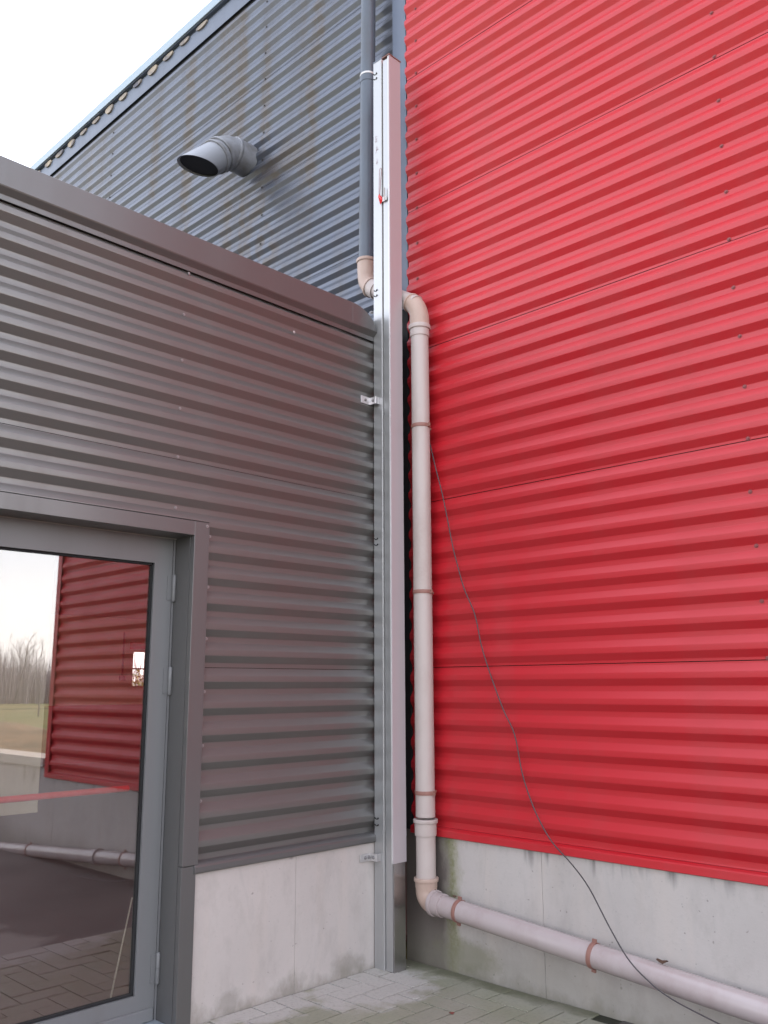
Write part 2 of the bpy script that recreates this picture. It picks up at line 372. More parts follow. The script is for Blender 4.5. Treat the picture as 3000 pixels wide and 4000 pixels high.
# ------------------------------------------------------------------ trapezoidal sheet
PER = 0.125; DEP = 0.025
def profile(zlo, zhi, z0, per=PER, d=DEP):
    k = per / 0.125
    key = [(0, 0), (-0.034 * k, d), (-0.061 * k, d), (-0.096 * k, 0)]      # crest edge, slope in, valley, slope out
    pts = []
    n0 = int(math.floor((zlo - z0) / per)) - 1; n1 = int(math.ceil((zhi - z0) / per)) + 1
    for n in range(n1, n0 - 1, -1):
        for dz, dd in key: pts.append((z0 + n * per + dz, dd))
    # fillets
    out = []
    for i in range(1, len(pts) - 1):
        p = Vector(pts[i]); a = (Vector(pts[i - 1]) - p).normalized(); b = (Vector(pts[i + 1]) - p).normalized(); r = 0.0028
        for t in (0, 0.33, 0.67, 1):
            q = (p + a * r) * (1 - t) ** 2 + p * 2 * t * (1 - t) + (p + b * r) * t * t; out.append((q.x, q.y))
    # clip
    res = []
    for i in range(len(out) - 1):
        (z1, d1), (z2, d2) = out[i], out[i + 1]
        if z1 < zlo or z2 > zhi: continue
        if z1 > zhi and z2 <= zhi: res.append((zhi, d1 + (d2 - d1) * (z1 - zhi) / (z1 - z2)))
        if z1 <= zhi: res.append((z1, d1))
        if z2 < zlo <= z1: res.append((zlo, d1 + (d2 - d1) * (z1 - zlo) / (z1 - z2)))
    return res
def sheet(mb, axis, u0, u1, zlo, zhi, z0, plane=0.0, per=PER, d=DEP, step=0.18, seed=0):
    """axis 'x': sheet runs along x on plane y=plane facing -y; axis 'y': runs along y on plane x=plane facing +x"""
    pr = profile(zlo, zhi, z0, per, d); nu = max(1, int((u1 - u0) / step)); R = random.Random(seed)
    ph = [R.uniform(0, 6.28) for _ in range(6)]
    v = []; T = 0.0018
    def wav(u, z): return 0.0006 * math.sin(u * 1.9 + z * 2.1 + ph[0]) + 0.0003 * math.sin(u * 4.7 + ph[1] + z * 7) + 0.00012 * math.sin(u * 11 + z * 23 + ph[2])
    for side in (0, 1):
        for i in range(nu + 1):
            u = u0 + (u1 - u0) * i / nu
            for z, dd in pr:
                q = dd + wav(u, z) + side * T
                v.append((u, plane + q, z) if axis == 'x' else (plane - q, u, z))
    n = len(pr); f = []; tot = (nu + 1) * n
    for i in range(nu):
        for j in range(n - 1):
            a = i * n + j; f.append((a, a + 1, a + n + 1, a + n)); f.append((tot + a, tot + a + n, tot + a + n + 1, tot + a + 1))
    for i in (0, nu):
        for j in range(n - 1):
            a = i * n + j; f.append((a, a + 1, tot + a + 1, tot + a) if i else (a, tot + a, tot + a + 1, a + 1))
    for i in range(nu):
        for j in (0, n - 1):
            a = i * n + j; f.append((a, a + n, tot + a + n, tot + a) if j == 0 else (a, tot + a, tot + a + n, a + n))
    if axis == 'y': pass
    mb.add(v, f); return mb
def build_sheet(mb, m, parent):
    o = mb.build('metal_sheet', m, parent, smooth=True, sharp=22)
    bm = bmesh.new(); bm.from_mesh(o.data); bmesh.ops.recalc_face_normals(bm, faces=bm.faces); bm.to_mesh(o.data); bm.free()
    o.data.polygons.foreach_set('use_smooth', [True] * len(o.data.polygons)); o.data.set_sharp_from_angle(angle=rad(22))
    return o
def screw_mesh():
    m = MB(); m.tube([(0, 0, 0), (0, 0, 0.0015), (0, 0, 0.0016)], [0.010, 0.010, 0.006], 12); m.tube([(0, 0, 0.0016), (0, 0, 0.006)], 0.0055, 6)
    return m
_sc = {}
def screw(parent, loc, facing, m, size=1.0):
    key = (m.name,)
    if key not in _sc:
        mb = screw_mesh(); me = D.meshes.new('screw'); me.from_pydata([tuple(v) for v in mb.v], [], mb.f); me.materials.append(m); _sc[key] = me
    o = D.objects.new('screw', _sc[key]); C.objects.link(o)
    q = Vector(facing).to_track_quat('Z', 'Y').to_matrix().to_4x4()
    o.parent = parent; o.matrix_local = Matrix.Translation(Vector(loc)) @ q @ Matrix.Scale(size, 4)
    return o

# ================================================================== GROUND
g = mesh_obj('ground', [(-400, -400, -0.06), (400, -400, -0.06), (400, 400, -0.06), (-400, 400, -0.06)], [(0, 1, 2, 3)], m_grass); g['kind'] = 'structure'
# pavement: joint bed and the blocks
pv = MB().box((-0.3, -16, -0.055), (1.376, 0.0, -0.010)).build('pavement', m_joint); pv['kind'] = 'structure'
yd = MB().box((1.376, -16, -0.055), (13, 0.004, -0.008)).build('asphalt_yard', m_asph); yd['kind'] = 'structure'
A = 0.125; OX, OY = 0.0, -0.1
bm_v = []
def brick_mesh(nx, ny, seed):
    R = random.Random(seed); g2 = 0.0040; h = 0.0008
    x0, y0, x1, y1 = g2, g2, nx * A - g2, ny * A - g2
    jit = lambda: R.uniform(-0.0012, 0.0012)
    base = [(x0 + jit(), y0 + jit()), (x1 + jit(), y0 + jit()), (x1 + jit(), y1 + jit()), (x0 + jit(), y1 + jit())]
    top = []
    for (x, y) in base:
        sx = 1 if x < nx * A / 2 else -1; sy = 1 if y < ny * A / 2 else -1
        top.append((x + sx * 0.0012, y + sy * 0.0012))
    v = [(x, y, -0.03) for x, y in base] + [(x, y, -h) for x, y in base] + [(x, y, R.uniform(-0.0006, 0.0006)) for x, y in top]
    f = [(8, 9, 10, 11)] + [(i, (i + 1) % 4, 4 + (i + 1) % 4, 4 + i) for i in range(4)] + [(4 + i, 4 + (i + 1) % 4, 8 + (i + 1) % 4, 8 + i) for i in range(4)]
    return v, f
variants = {}
for k, (nx, ny) in (('h', (2, 1)), ('v', (1, 2)), ('s', (1, 1))):
    variants[k] = []
    for s_ in range(4):
        v, f = brick_mesh(nx, ny, s_ + (10 if k == 'v' else 0)); me = D.meshes.new('brick'); me.from_pydata(v, [], f); me.materials.append(m_pav); variants[k].append((me, v, f))
cells = []
for i in range(0, 52):
    for j in range(-56, 1):
        q = (i - j + 1) % 4
        if q == 0: k = 's' if i == 10 else 'h'
        elif q == 3: k = 'v'
        elif q == 1 and i == 0: k = 's'
        else: continue
        nx, ny = {'h': (2, 1), 'v': (1, 2), 's': (1, 1)}[k]
        x, y = OX + i * A, OY + j * A
        if k == 'v' and j == -1: k, ny = 's', 1
        if y + ny * A > 0.0 or x + nx * A > 1.376: continue
        cx, cy = x + nx * A / 2, y + ny * A / 2
        seen = (cx - cy)       # nearness to the corner decides what shows in the frame
        cells.append((seen if cy > -2.7 and cx < 2.6 else 50 + seen, x, y, k))
cells.sort()
rest = MB()
for idx, (s_, x, y, k) in enumerate(cells):
    me, v, f = variants[k][rnd.randrange(4)]
    dz = rnd.uniform(-0.0018, 0.0018)
    if idx < 290:
        o = D.objects.new('brick', me); C.objects.link(o); o.parent = pv; o.location = (x, y, dz)
        o.rotation_euler = (rnd.uniform(-0.006, 0.006), rnd.uniform(-0.006, 0.006), rnd.uniform(-0.006, 0.006))
    else:
        rest.add([(a + x, b + y, c + dz) for a, b, c in v], f)
o = rest.build('brick_field', m_pav, pv); o['kind'] = 'stuff'
# border course against the hall
x = 0.004
while x < 1.2:
    l = 0.25
    o = MB().box((x + 0.002, -0.0985, -0.02), (x + l - 0.002, -0.003, -0.004 + rnd.uniform(-0.002, 0.001))).build('border_brick', m_pav, pv, 0.003, seg=1); x += l

# ================================================================== HALL BUILDING
hall = thing('hall_building', 'tall industrial hall clad in red and blue-grey ribbed metal sheets above a concrete base', 'building')
X_END = 4.29; ZT = 7.42
R0 = 1.678                                                          # red: z of a crest's lower edge
seams = [0.736, 1.627, 2.627, 3.627, 4.627, 5.627, 6.627, ZT]
for i in range(len(seams) - 1):
    lo, hi = seams[i] + (0.0035 if i else 0), seams[i + 1] - 0.0006
    mb = sheet(MB(), 'x', 0.05, X_END, lo, hi, R0, 0.0, d=0.022, seed=i)
    build_sheet(mb, m_red, hall)['label'] = 'red ribbed sheet'
MB().box((0.046, 0.0325, 0.70), (X_END + 0.02, 0.07, ZT)).build('backing', m_gap, hall)
D0 = 5.336
dse = [3.9 - 0.1, 4.53, 5.53, 6.53, ZT]
for i in range(len(dse) - 1):
    mb = sheet(MB(), 'x', -14.0, -0.088, dse[i] + (0.0035 if i else 0), dse[i + 1] - 0.0006 + (0.05 if i == len(dse) - 2 else 0), D0, 0.03, d=0.022, seed=20 + i, step=0.3)
    build_sheet(mb, m_dark, hall)['label'] = 'blue-grey ribbed sheet'
MB().box((-14.0, 0.0545, 3.0), (-0.03, 0.09, ZT)).build('backing', m_gap, hall)
MB().extrude([Vector((-0.09, 0.028, 0)), Vector((0.036, 0.028, 0)), Vector((0.036, 0.06, 0)), Vector((0.033, 0.06, 0)), Vector((0.033, 0.031, 0)), Vector((-0.09, 0.031, 0))], (0, 0, 3.80), (0, 0, ZT)).build('corner_trim', m_trim, hall)
# right-hand end corner flashing and gable side
MB().box((X_END - 0.035, -0.006, 0.70), (X_END + 0.045, -0.003, ZT)).box((X_END + 0.042, -0.003, 0.70), (X_END + 0.045, 0.06, ZT)).build('corner_flashing', m_red, hall, 0.001, seg=1)
mb = MB().box((X_END + 0.0, 0.02, 0.70), (X_END + 0.04, 20, 7.6)); mb.build('gable_wall', m_red, hall)
MB().box((-14, 20, 0), (X_END + 0.04, 20.2, 7.6)).build('rear_wall', m_red, hall)
MB().box((-14.2, 0.022, 7.61), (X_END + 0.1, 20.2, 7.69)).build('roof', m_gap, hall)
# eave: cap flashing, roof edge trim, pale ovals painted as sunlit spots under the roof
MB().extrude([Vector(p) for p in ((0, 0.0285, 7.418), (0, 0.0255, 7.415), (0, 0.0235, 7.43), (0, 0.012, 7.57), (0, 0.0285, 7.57))], (-14.2, 0, 0), (X_END + 0.05, 0, 0)).build('eave_flashing', m_trim, hall, 0.001, seg=1)
MB().box((-14.2, -0.03, 7.605), (X_END + 0.1, -0.015, 7.70)).build('roof_edge_trim', m_edge, hall, 0.004)
MB().box((-14.2, -0.0145, 7.597), (X_END + 0.1, 0.02, 7.6045)).box((-14.2, 0.0205, 7.56), (X_END + 0.1, 0.03, 7.61)).build('soffit_strip', m_trim, hall)
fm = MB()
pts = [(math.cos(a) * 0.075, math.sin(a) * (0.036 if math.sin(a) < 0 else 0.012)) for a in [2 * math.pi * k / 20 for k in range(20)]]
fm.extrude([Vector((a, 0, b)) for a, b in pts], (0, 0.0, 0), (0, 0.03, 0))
fme = D.meshes.new('sun_spot'); fme.from_pydata([tuple(v) for v in fm.v], [], fm.f); fme.materials.append(m_sunspot)
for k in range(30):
    o = D.objects.new('sun_spot', fme); C.objects.link(o); o.parent = hall
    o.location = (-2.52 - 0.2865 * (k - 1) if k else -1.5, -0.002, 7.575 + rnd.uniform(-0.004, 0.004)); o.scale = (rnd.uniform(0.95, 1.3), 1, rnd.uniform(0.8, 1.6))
MB().box((-0.033, 0.012, 0.66), (0.0455, 0.07, 3.95)).build('corner_closure', m_gap, hall)
# red base flashing
MB().extrude([Vector(p) for p in ((0, 0.02, 0.735), (0, -0.004, 0.727), (0, -0.010, 0.722), (0, -0.012, 0.688), (0, -0.004, 0.684), (0, -0.004, 0.70), (0, 0.02, 0.70))], (0.05, 0, 0), (X_END + 0.04, 0, 0)).build('base_flashing', m_red, hall, 0.0008, seg=1)
# concrete base, cast in panels
for (a, b) in ((0.0, 0.9445), (0.9465, 4.12), (4.124, X_END + 0.04)):
    MB().box((a, 0.006, -0.05), (b, 0.2, 0.70)).build('concrete_panel', m_conc_r, hall, 0.0015)
MB().box((X_END + 0.0, 0.21, -0.05), (X_END + 0.03, 20, 0.70)).build('gable_base', m_conc_r, hall)
# screws
for k in range(0, 15):
    z = 3.627 + 0.252 * k
    if z > 3.95: screw(hall, (0.125 + 0.0015 * k, 0.022 - 0.001, z - 0.0), (0, -1, 0), m_screw, 1.1)
for xx in (2.165, 4.15):
    for k in range(-10, 15):
        z = 3.640 + 0.2505 * k
        if 0.8 < z < 7.3: screw(hall, (xx + rnd.uniform(-0.008, 0.008), 0.022 - 0.001, z), (0, -1, 0), m_screw, 1.0)
for xx in (-1.6, -4.2, -7.2):
    for k in range(0, 13):
        z = D0 - 0.047 - 1.0 + 0.25 * k
        if z < 7.3: screw(hall, (xx + rnd.uniform(-0.01, 0.01), 0.03 + 0.021, z), (0, -1, 0), m_screwd, 1.0)

# low wall that carries on past the hall
lw = thing('low_wall', 'low concrete wall with pale coping carrying on past the red hall corner', 'wall', (9, 0.1, 0))
MB().box((X_END + 0.06, 0.02, -0.05), (14, 0.22, 0.77)).build('wall_body', m_conc_r, lw, 0.004)
MB().box((X_END + 0.06, -0.02, 0.773), (14.02, 0.27, 0.86)).build('coping', m_cope, lw, 0.006)

# ================================================================== ANNEX
ann = thing('annex_building', 'low grey ribbed-metal annex with glazed door, joined to the tall hall', 'building')
AP = 0.1285; A0 = 2.573
YL = -1.444; ZD = 2.334; YD2 = -2.72
for (lo, hi, spans, sd_) in ((2.642, 3.66, ((-6.0, -0.012),), 40), (1.614, 2.642, ((YL + 0.006, -0.012),), 41), (0.705, 1.614, ((YL + 0.006, -0.012),), 42), (1.614, 2.642, ((-6.0, YD2),), 43), (0.705, 1.614, ((-6.0, YD2),), 44)):
    mb = MB()
    for (a, b) in spans: sheet(mb, 'y', a, b, lo + 0.0022, hi - 0.0006, A0, 0.0, per=AP, d=0.028, seed=sd_)
    build_sheet(mb, m_grey, ann)
mb = sheet(MB(), 'y', YD2, YL + 0.006, ZD + 0.006, 2.642 - 0.0006, A0, 0.0, per=AP, d=0.028, seed=41); build_sheet(mb, m_grey, ann)
# shell of the annex (walls behind the sheets, roof, end wall)
MB().box((-0.10, YL + 0.0, 0.70), (-0.034, 0.0, 3.7)).box((-0.10, YD2 + 0.0, ZD - 0.03), (-0.034, YL, 3.7)).box((-0.10, -6.0, 0.70), (-0.034, YD2, 3.7)).build('backing', m_gap, ann)
MB().box((-9, -3.6, 3.5), (-0.04, 0.05, 3.70)).box((-9, -6.0, 3.5), (-6, -3.6, 3.70)).box((-1.5, -6.0, 3.5), (-0.04, -3.6, 3.70)).box((-14, -6.0, 3.5), (-13, 0.05, 3.70)).box((-13, -6.0, 3.5), (-9, -5.5, 3.70)).box((-13, -0.5, 3.5), (-9, 0.05, 3.70)).build('roof', m_gap, ann)  # unseen roof, with openings added to let skylight into the room
# fascia with rounded end
def fascia():
    mb = MB()
    prof = [(0.034, 3.838), (0.034, 3.705), (0.031, 3.699), (0.004, 3.676), (0.003, 3.650), (0.0, 3.650), (-0.001, 3.678), (0.029, 3.706), (0.029, 3.832), (-0.30, 3.842), (-0.30, 3.847)]
    mb.extrude([Vector((a, 0, b)) for a, b in prof], (0, -6.0, 0), (0, -0.47, 0)); return mb
fascia().build('fascia', m_flash, ann, 0.0015, seg=1)
mb = MB(); out = [(-0.4705, 3.703), (-0.4705, 3.838)] + [(-0.47 + 0.20 * math.sin(t), 3.838 - 0.133 * (1 - math.cos(t))) for t in [k * math.pi / 2 / 10 for k in range(1, 11)]]
mb.extrude([Vector((0, a, b)) for a, b in out], (0.010, 0, 0), (0.0335, 0, 0)); mb.build('fascia_end', m_flash, ann, 0.001, seg=1)
mb = MB(); mb.extrude([Vector((a, 0, b)) for a, b in ((0.034, 3.703), (0.031, 3.699), (0.004, 3.676), (0.003, 3.650), (0.0, 3.650), (-0.001, 3.703))], (0, -0.4695, 0), (0, -0.19, 0)); mb.build('fascia_lip', m_flash, ann)
mb = MB(); out = [(-0.47, 3.70), (-0.47, 3.850)] + [(-0.45 + 0.23 * math.sin(t), 3.850 - 0.15 * (1 - math.cos(t))) for t in [k * math.pi / 2 / 10 for k in range(1, 11)]]
mb.extrude([Vector((0, a, b)) for a, b in out], (-0.03, 0, 0), (0.006, 0, 0)); mb.build('corner_cover', m_flash, ann, 0.001, seg=1)
MB().box((-0.30, -0.28, 3.66), (-0.035, 0.02, 3.78)).build('corner_upstand', m_flash, ann, 0.004)
# base flashing with drip
MB().extrude([Vector((a, 0, b)) for a, b in ((-0.03, 0.713), (0.004, 0.705), (0.015, 0.697), (0.018, 0.688), (0.018, 0.666), (0.010, 0.658), (0.002, 0.658), (0.002, 0.690), (-0.03, 0.700))], (0, YL - 0.02, 0), (0, -0.004, 0)).build('base_flashing', m_flash, ann, 0.001, seg=1)
for (a, b) in ((YL - 0.006, -0.829), (-0.8272, -0.002)):
    MB().box((-0.15, a, -0.05), (-0.004, b, 0.665)).build('concrete_panel', m_conc_a, ann, 0.0012)
MB().box((-0.15, -6.0, -0.05), (-0.004, YD2, 0.70)).build('concrete_panel', m_conc_a, ann, 0.003)
# door surround: face flange and deep reveal
YI = -1.531; ZI = 2.262; XF_ = -0.150; m_lip2 = mat('old_sealant', (0.33, 0.31, 0.28), 0.7)
mb = MB().box((-0.02, YI, 0.70), (0.013, YL, ZD)).box((-0.02, -2.63, ZI), (0.013, YI, ZD)).box((-0.02, YD2, 0.0), (0.013, -2.63, ZD))
mb.build('door_surround', m_flash, ann, 0.0015, seg=1)
MB().box((-0.02, YI, 0.0), (0.009, YL - 0.008, 0.697)).build('surround_foot', m_flash, ann, 0.0015, seg=1)
MB().box((-0.20, YI - 0.004, 0.0), (-0.0205, YI + 0.02, ZI + 0.004)).build('jamb_reveal', m_flash, ann)
MB().box((-0.20, -2.63, ZI - 0.0), (-0.0205, YI - 0.0045, ZI + 0.03)).build('head_reveal', m_flash, ann)
MB().box((-0.20, -2.66, 0.0), (-0.0205, -2.63, ZI - 0.0005)).build('jamb_reveal', m_flash, ann)
MB().box((-0.30, -2.63, -0.004), (0.03, YI - 0.0045, 0.018)).build('door_sill', m_sill, ann, 0.004)
screw(ann, (0.0125, -1.458, 2.316), (1, 0, 0), m_screwl, 0.9)
for k in range(6): screw(ann, (-0.004, -1.430, 2.573 - 0.047 - 0.257 * (k + 1)), (1, 0, 0), m_screwl, 0.8)
for k, z in enumerate((3.666 - 0.03, 3.417, 3.167, 2.909, 2.655, 2.394)): screw(ann, (-0.026 if k else 0.004, -1.622, z), (1, 0, 0), m_screwl, 0.8)
screw(ann, (0.001, -0.906, 3.524), (1, 0, 0), m_lip, 0.8)
for k, (y, z) in enumerate(((-2.33, ZI - 0.001), (-2.02, ZI - 0.001))): screw(ann, (-0.06, y, z), (0, 0, -1), m_screwl, 0.6)
screw(ann, (-0.03, -0.245, 3.86), (0.7, -0.5, 0.5), m_screwl, 1.4)

MB().box((XF_ + 0.0045, -1.5348, 0.02), (XF_ + 0.0085, -1.5312, 2.258)).box((XF_ + 0.0045, -2.60, 2.2570), (XF_ + 0.0085, -1.5352, 2.2605)).build('sealant_bead', m_lip2, ann)
# door (a part of the annex; its pieces are sub-parts)
XF = -0.150
y0, y1, z0_, z1_ = -2.60, -1.537, 0.020, 2.262
gy0, gy1, gz0, gz1 = -2.49, -1.650, 0.141, 2.128
door = MB().box((XF - 0.055, y0, z0_), (XF, gy0, z1_)).box((XF - 0.055, gy1, z0_), (XF, y1 - 0.012, z1_)).box((XF - 0.055, gy0, z0_), (XF, gy1, gz0)).box((XF - 0.055, gy0, gz1), (XF, gy1, z1_)).build('door', m_door, ann)
door['label'] = 'glazed grey metal door with red push bar'
MB().box((XF - 0.06, y1 - 0.010, 0.019), (XF + 0.004, YI - 0.006, 2.261)).build('door_frame', m_door, ann)
MB().box((XF - 0.040, gy0 - 0.004, gz0 - 0.004), (XF - 0.012, gy0 + 0.008, gz1 + 0.004)).box((XF - 0.040, gy1 - 0.008, gz0 - 0.004), (XF - 0.012, gy1 + 0.004, gz1 + 0.004)).box((XF - 0.040, gy0, gz0 - 0.004), (XF - 0.012, gy1, gz0 + 0.008)).box((XF - 0.040, gy0, gz1 - 0.010), (XF - 0.012, gy1, gz1 + 0.004)).build('gasket', m_gap, door)
MB().box((XF - 0.030, gy0 + 0.001, gz0 + 0.001), (XF - 0.024, gy1 - 0.001, gz1 - 0.001)).build('pane', m_glass, door)
MB().box((XF - 0.002, y0 + 0.02, z0_), (XF + 0.012, y1 - 0.02, 0.075)).build('kick_rail', m_door, door, 0.004)
for z in (2.008, 1.550, 0.240):
    mb = MB().tube([(XF + 0.012, -1.543, z - 0.068), (XF + 0.012, -1.543, z - 0.062), (XF + 0.012, -1.543, z - 0.002)], [0.007, 0.0105, 0.0105], 14)
    mb.tube([(XF + 0.012, -1.543, z + 0.002), (XF + 0.012, -1.543, z + 0.062), (XF + 0.012, -1.543, z + 0.068)], [0.0105, 0.0105, 0.007], 14)
    mb.tube([(XF + 0.012, -1.543, z - 0.002), (XF + 0.012, -1.543, z + 0.002)], 0.008, 12)
    mb.box((XF - 0.002, -1.575, z - 0.06), (XF + 0.004, -1.548, z + 0.06)); mb.build('hinge', m_door, door, smooth=True, sharp=40)
mb = MB().tube([(-0.262, -1.672, 1.043), (-0.262, -2.56, 1.043)], 0.0145, 18); mb.build('push_bar', m_redp, door, smooth=True, sharp=40)
MB().box((-0.275, -2.58, 0.99), (-0.21, -2.545, 1.10)).build('push_bar_bracket', m_gap, door)

# interior seen through the glass (parts of the annex)
MB().box((-14, -6, -0.04), (-0.32, 9, -0.003)).build('floor', m_floor, ann)
MB().box((-9, -3.6, 3.0), (-0.11, 9, 3.06)).box((-9, -6, 3.0), (-6, -3.6, 3.06)).box((-1.5, -6, 3.0), (-0.11, -3.6, 3.06)).box((-14, -6, 3.0), (-13, 9, 3.06)).box((-13, -6, 3.0), (-9, -5.5, 3.06)).box((-13, -0.5, 3.0), (-9, 9, 3.06)).build('ceiling', m_ceil, ann)  # openings added below those in the roof, to brighten the room
XW = -14.0
wy0, wy1, wz0, wz1 = 6.25, 7.6, 1.54, 2.28
mb = MB().box((XW - 0.2, -6, 1.18), (XW, wy0, 3.0)).box((XW - 0.2, wy1, 1.18), (XW, 9, 3.0)).box((XW - 0.2, wy0, 1.18), (XW, wy1, wz0)).box((XW - 0.2, wy0, wz1), (XW, wy1, 3.0))
mb.build('room_wall', m_ply, ann)
MB().box((XW - 0.2, -6, 0), (XW + 0.12, 9, 1.15)).build('dado', m_dado, ann)
MB().box((XW, -6, 1.15), (XW + 0.14, 9, 1.178)).build('dado_rail', m_ply, ann)
MB().box((XW, wy0 - 0.1, wz1 + 0.06), (XW + 0.12, wy1 + 0.1, wz1 + 0.2)).build('lintel', m_redp, ann)
MB().box((XW - 0.12, wy0, 1.9), (XW - 0.08, wy1, 1.93)).box((XW - 0.12, wy0 + 0.62, wz0), (XW - 0.08, wy0 + 0.66, wz1)).build('window_bar', m_gap, ann)
MB().box((XW + 0.0, 5.98, 1.75), (XW + 0.02, 6.01, 2.70)).box((XW, 5.93, 1.66), (XW + 0.05, 6.06, 1.76)).build('socket_conduit', m_gap, ann)
MB().box((-14, 9, 0), (-0.1, 9.2, 3.0)).build('room_side_wall', m_ply, ann)
MB().box((-0.12, 0.22, 0.0), (-0.09, 9, 3.0)).build('room_front_wall', m_ply, ann)
MB().box((-12, -6.15, 0), (-0.1, -6.0, 0.4)).box((-12, -6.15, 2.8), (-0.1, -6.0, 3.6)).box((-14, -6.15, 0), (-12, -6.0, 3.6)).build('side_wall', m_ply, ann)  # unseen wall; its wide opening is added to let daylight in
bd = MB().box((-0.612, -2.60, 0.95), (-0.606, -1.955, 2.99)).box((-0.616, -2.60, 0.93), (-0.602, -1.955, 0.95)).build('roller_blind', m_board); tag(bd, 'pale roller blind hanging behind the door glass, crossed by the red bar', 'blind')
cn = MB().tube([(-0.42, -1.63, 0.0), (-0.225, -1.642, 0.55)], [0.004, 0.0035], 8).build('cane', m_stick); tag(cn, 'thin pale cane leaning inside against the door glass', 'stick')

# ================================================================== DOWNPIPE
dp = thing('downpipe', 'rain downpipe, slate-grey above and faded terracotta below, turning along the concrete base', 'pipe', (0.24, -0.09, 0))
PR = 0.055
def tb(name, pts, r, m, seg=32): return MB().tube(pts, r, seg).build(name, m, dp, smooth=True, sharp=45)
def ring(name, p, t, r0, r1, w, m, prof=None): return lathe_ring(p, t, r0, r1, w, prof).build(name, m, dp, smooth=True, sharp=45)
dx = -0.235
o = tb('pipe', [(dx + 0.028, -0.09, 7.6), (dx + 0.014, -0.09, 5.7), (dx, -0.09, 4.33)], 0.052, m_dpipe); o['label'] = 'slate-grey upper length of pipe'
ring('pipe_joint', (dx + 0.0145, -0.09, 5.745), (0, 0, 1), 0.051, 0.057, 0.014, m_lip)
ring('pipe_joint', (dx + 0.014, -0.09, 5.715), (0, 0, 1), 0.051, 0.0555, 0.05, m_dpipe)
# upper elbow, hidden diagonal, lower elbow
a0 = Vector((dx, -0.09, 4.34)); a1 = Vector((dx, -0.09, 4.20)); dirn = Vector((0.24 - dx, 0, -0.345)).normalized()
b0 = Vector((0.24, -0.09, 3.87)); c0 = Vector((dx, -0.09, 4.20))
SO = 0.062
tb('elbow', [a0, a0 + Vector((0, 0, -0.06))] + arc(c0 + Vector((0, 0, -0.03)), c0 + Vector((0, 0, 0.035)), c0 + Vector((0, 0, -0.03)) + dirn * 0.07) , [SO, SO] + [0.059] * 9, m_pvc2)
ring('collar', a0, (0, 0, 1), 0.05, 0.0685, 0.022, m_pvc2)
e1 = c0 + Vector((0, 0, -0.03)) + dirn * 0.055
ring('collar', e1, dirn, 0.05, 0.0685, 0.018, m_pvc2)
end = b0 + Vector((0, 0, 0.0))
tb('pipe', [e1, e1 + dirn * 0.075], SO, m_pvc)['label'] = 'short pale diagonal socket'
tb('pipe', [e1 + dirn * 0.06, end - dirn * 0.03], PR, m_pvc)['label'] = 'diagonal length of pipe'
tb('elbow', arc(end + dirn * 0.045, end - dirn * 0.055, end + dirn * 0.045 + Vector((0, 0, -0.10)), 10) + [Vector((0.272, -0.09, 3.70))], [0.060] * 11 + [0.060], m_pvc2) if False else None
corner = Vector((0.24, -0.09, 3.862))
tb('elbow', arc(corner, corner - dirn * 0.085, corner + Vector((0, 0, -0.085)), 10) + [corner + Vector((0, 0, -0.13))], [0.0585] * 9 + [0.060, 0.0615, 0.0615], m_pvc2)
ring('collar', corner - dirn * 0.08, dirn, 0.05, 0.0635, 0.012, m_pvc2)
ring('collar', (0.24, -0.09, 3.722), (0, 0, 1), 0.052, 0.0685, 0.026, m_pvc)
ring('collar', (0.24, -0.09, 3.69), (0, 0, 1), 0.052, 0.0605, 0.06, m_pvc)
o = tb('pipe', [(0.24, -0.09, 3.72), (0.24, -0.09, 0.80)], PR, m_pvc); o['label'] = 'long pale terracotta upright length of pipe'
ring('collar', (0.24, -0.09, 0.778), (0, 0, 1), 0.052, 0.0690, 0.020, m_pvc)
ring('collar', (0.24, -0.09, 0.735), (0, 0, 1), 0.052, 0.0615, 0.07, m_pvc)
tb('pipe', [(0.24, -0.09, 0.72), (0.24, -0.09, 0.46)], PR, m_pvc)['label'] = 'short upright length above the bottom elbow'
ring('collar', (0.24, -0.09, 0.468), (0, 0, 1), 0.052, 0.0690, 0.020, m_pvc2)
hd = Vector((1, 0, -0.0785)).normalized()
bc = Vector((0.24, -0.09, 0.358)); 
tb('elbow', [Vector((0.24, -0.09, 0.46)), Vector((0.24, -0.09, 0.43))] + arc(bc, bc + Vector((0, 0, 0.06)), bc + hd * 0.06, 12), [0.0615, 0.0612] + [0.059] * 13, m_pvc2)
ring('collar', bc + hd * 0.062, hd, 0.052, 0.0690, 0.022, m_pipeh)
ring('collar', bc + hd * 0.095, hd, 0.052, 0.0620, 0.06, m_pipeh)
tb('pipe', [bc + hd * 0.06, bc + hd * 2.86], PR, m_pipeh)['label'] = 'long bleached length lying along the concrete base'
ring('collar', bc + hd * 2.86, hd, 0.052, 0.064, 0.09, m_pipeh); ring('collar', bc + hd * 2.82, hd, 0.052, 0.068, 0.015, m_pipeh)
tb('pipe', [bc + hd * 2.86, bc + hd * 4.75], PR, m_pipeh)
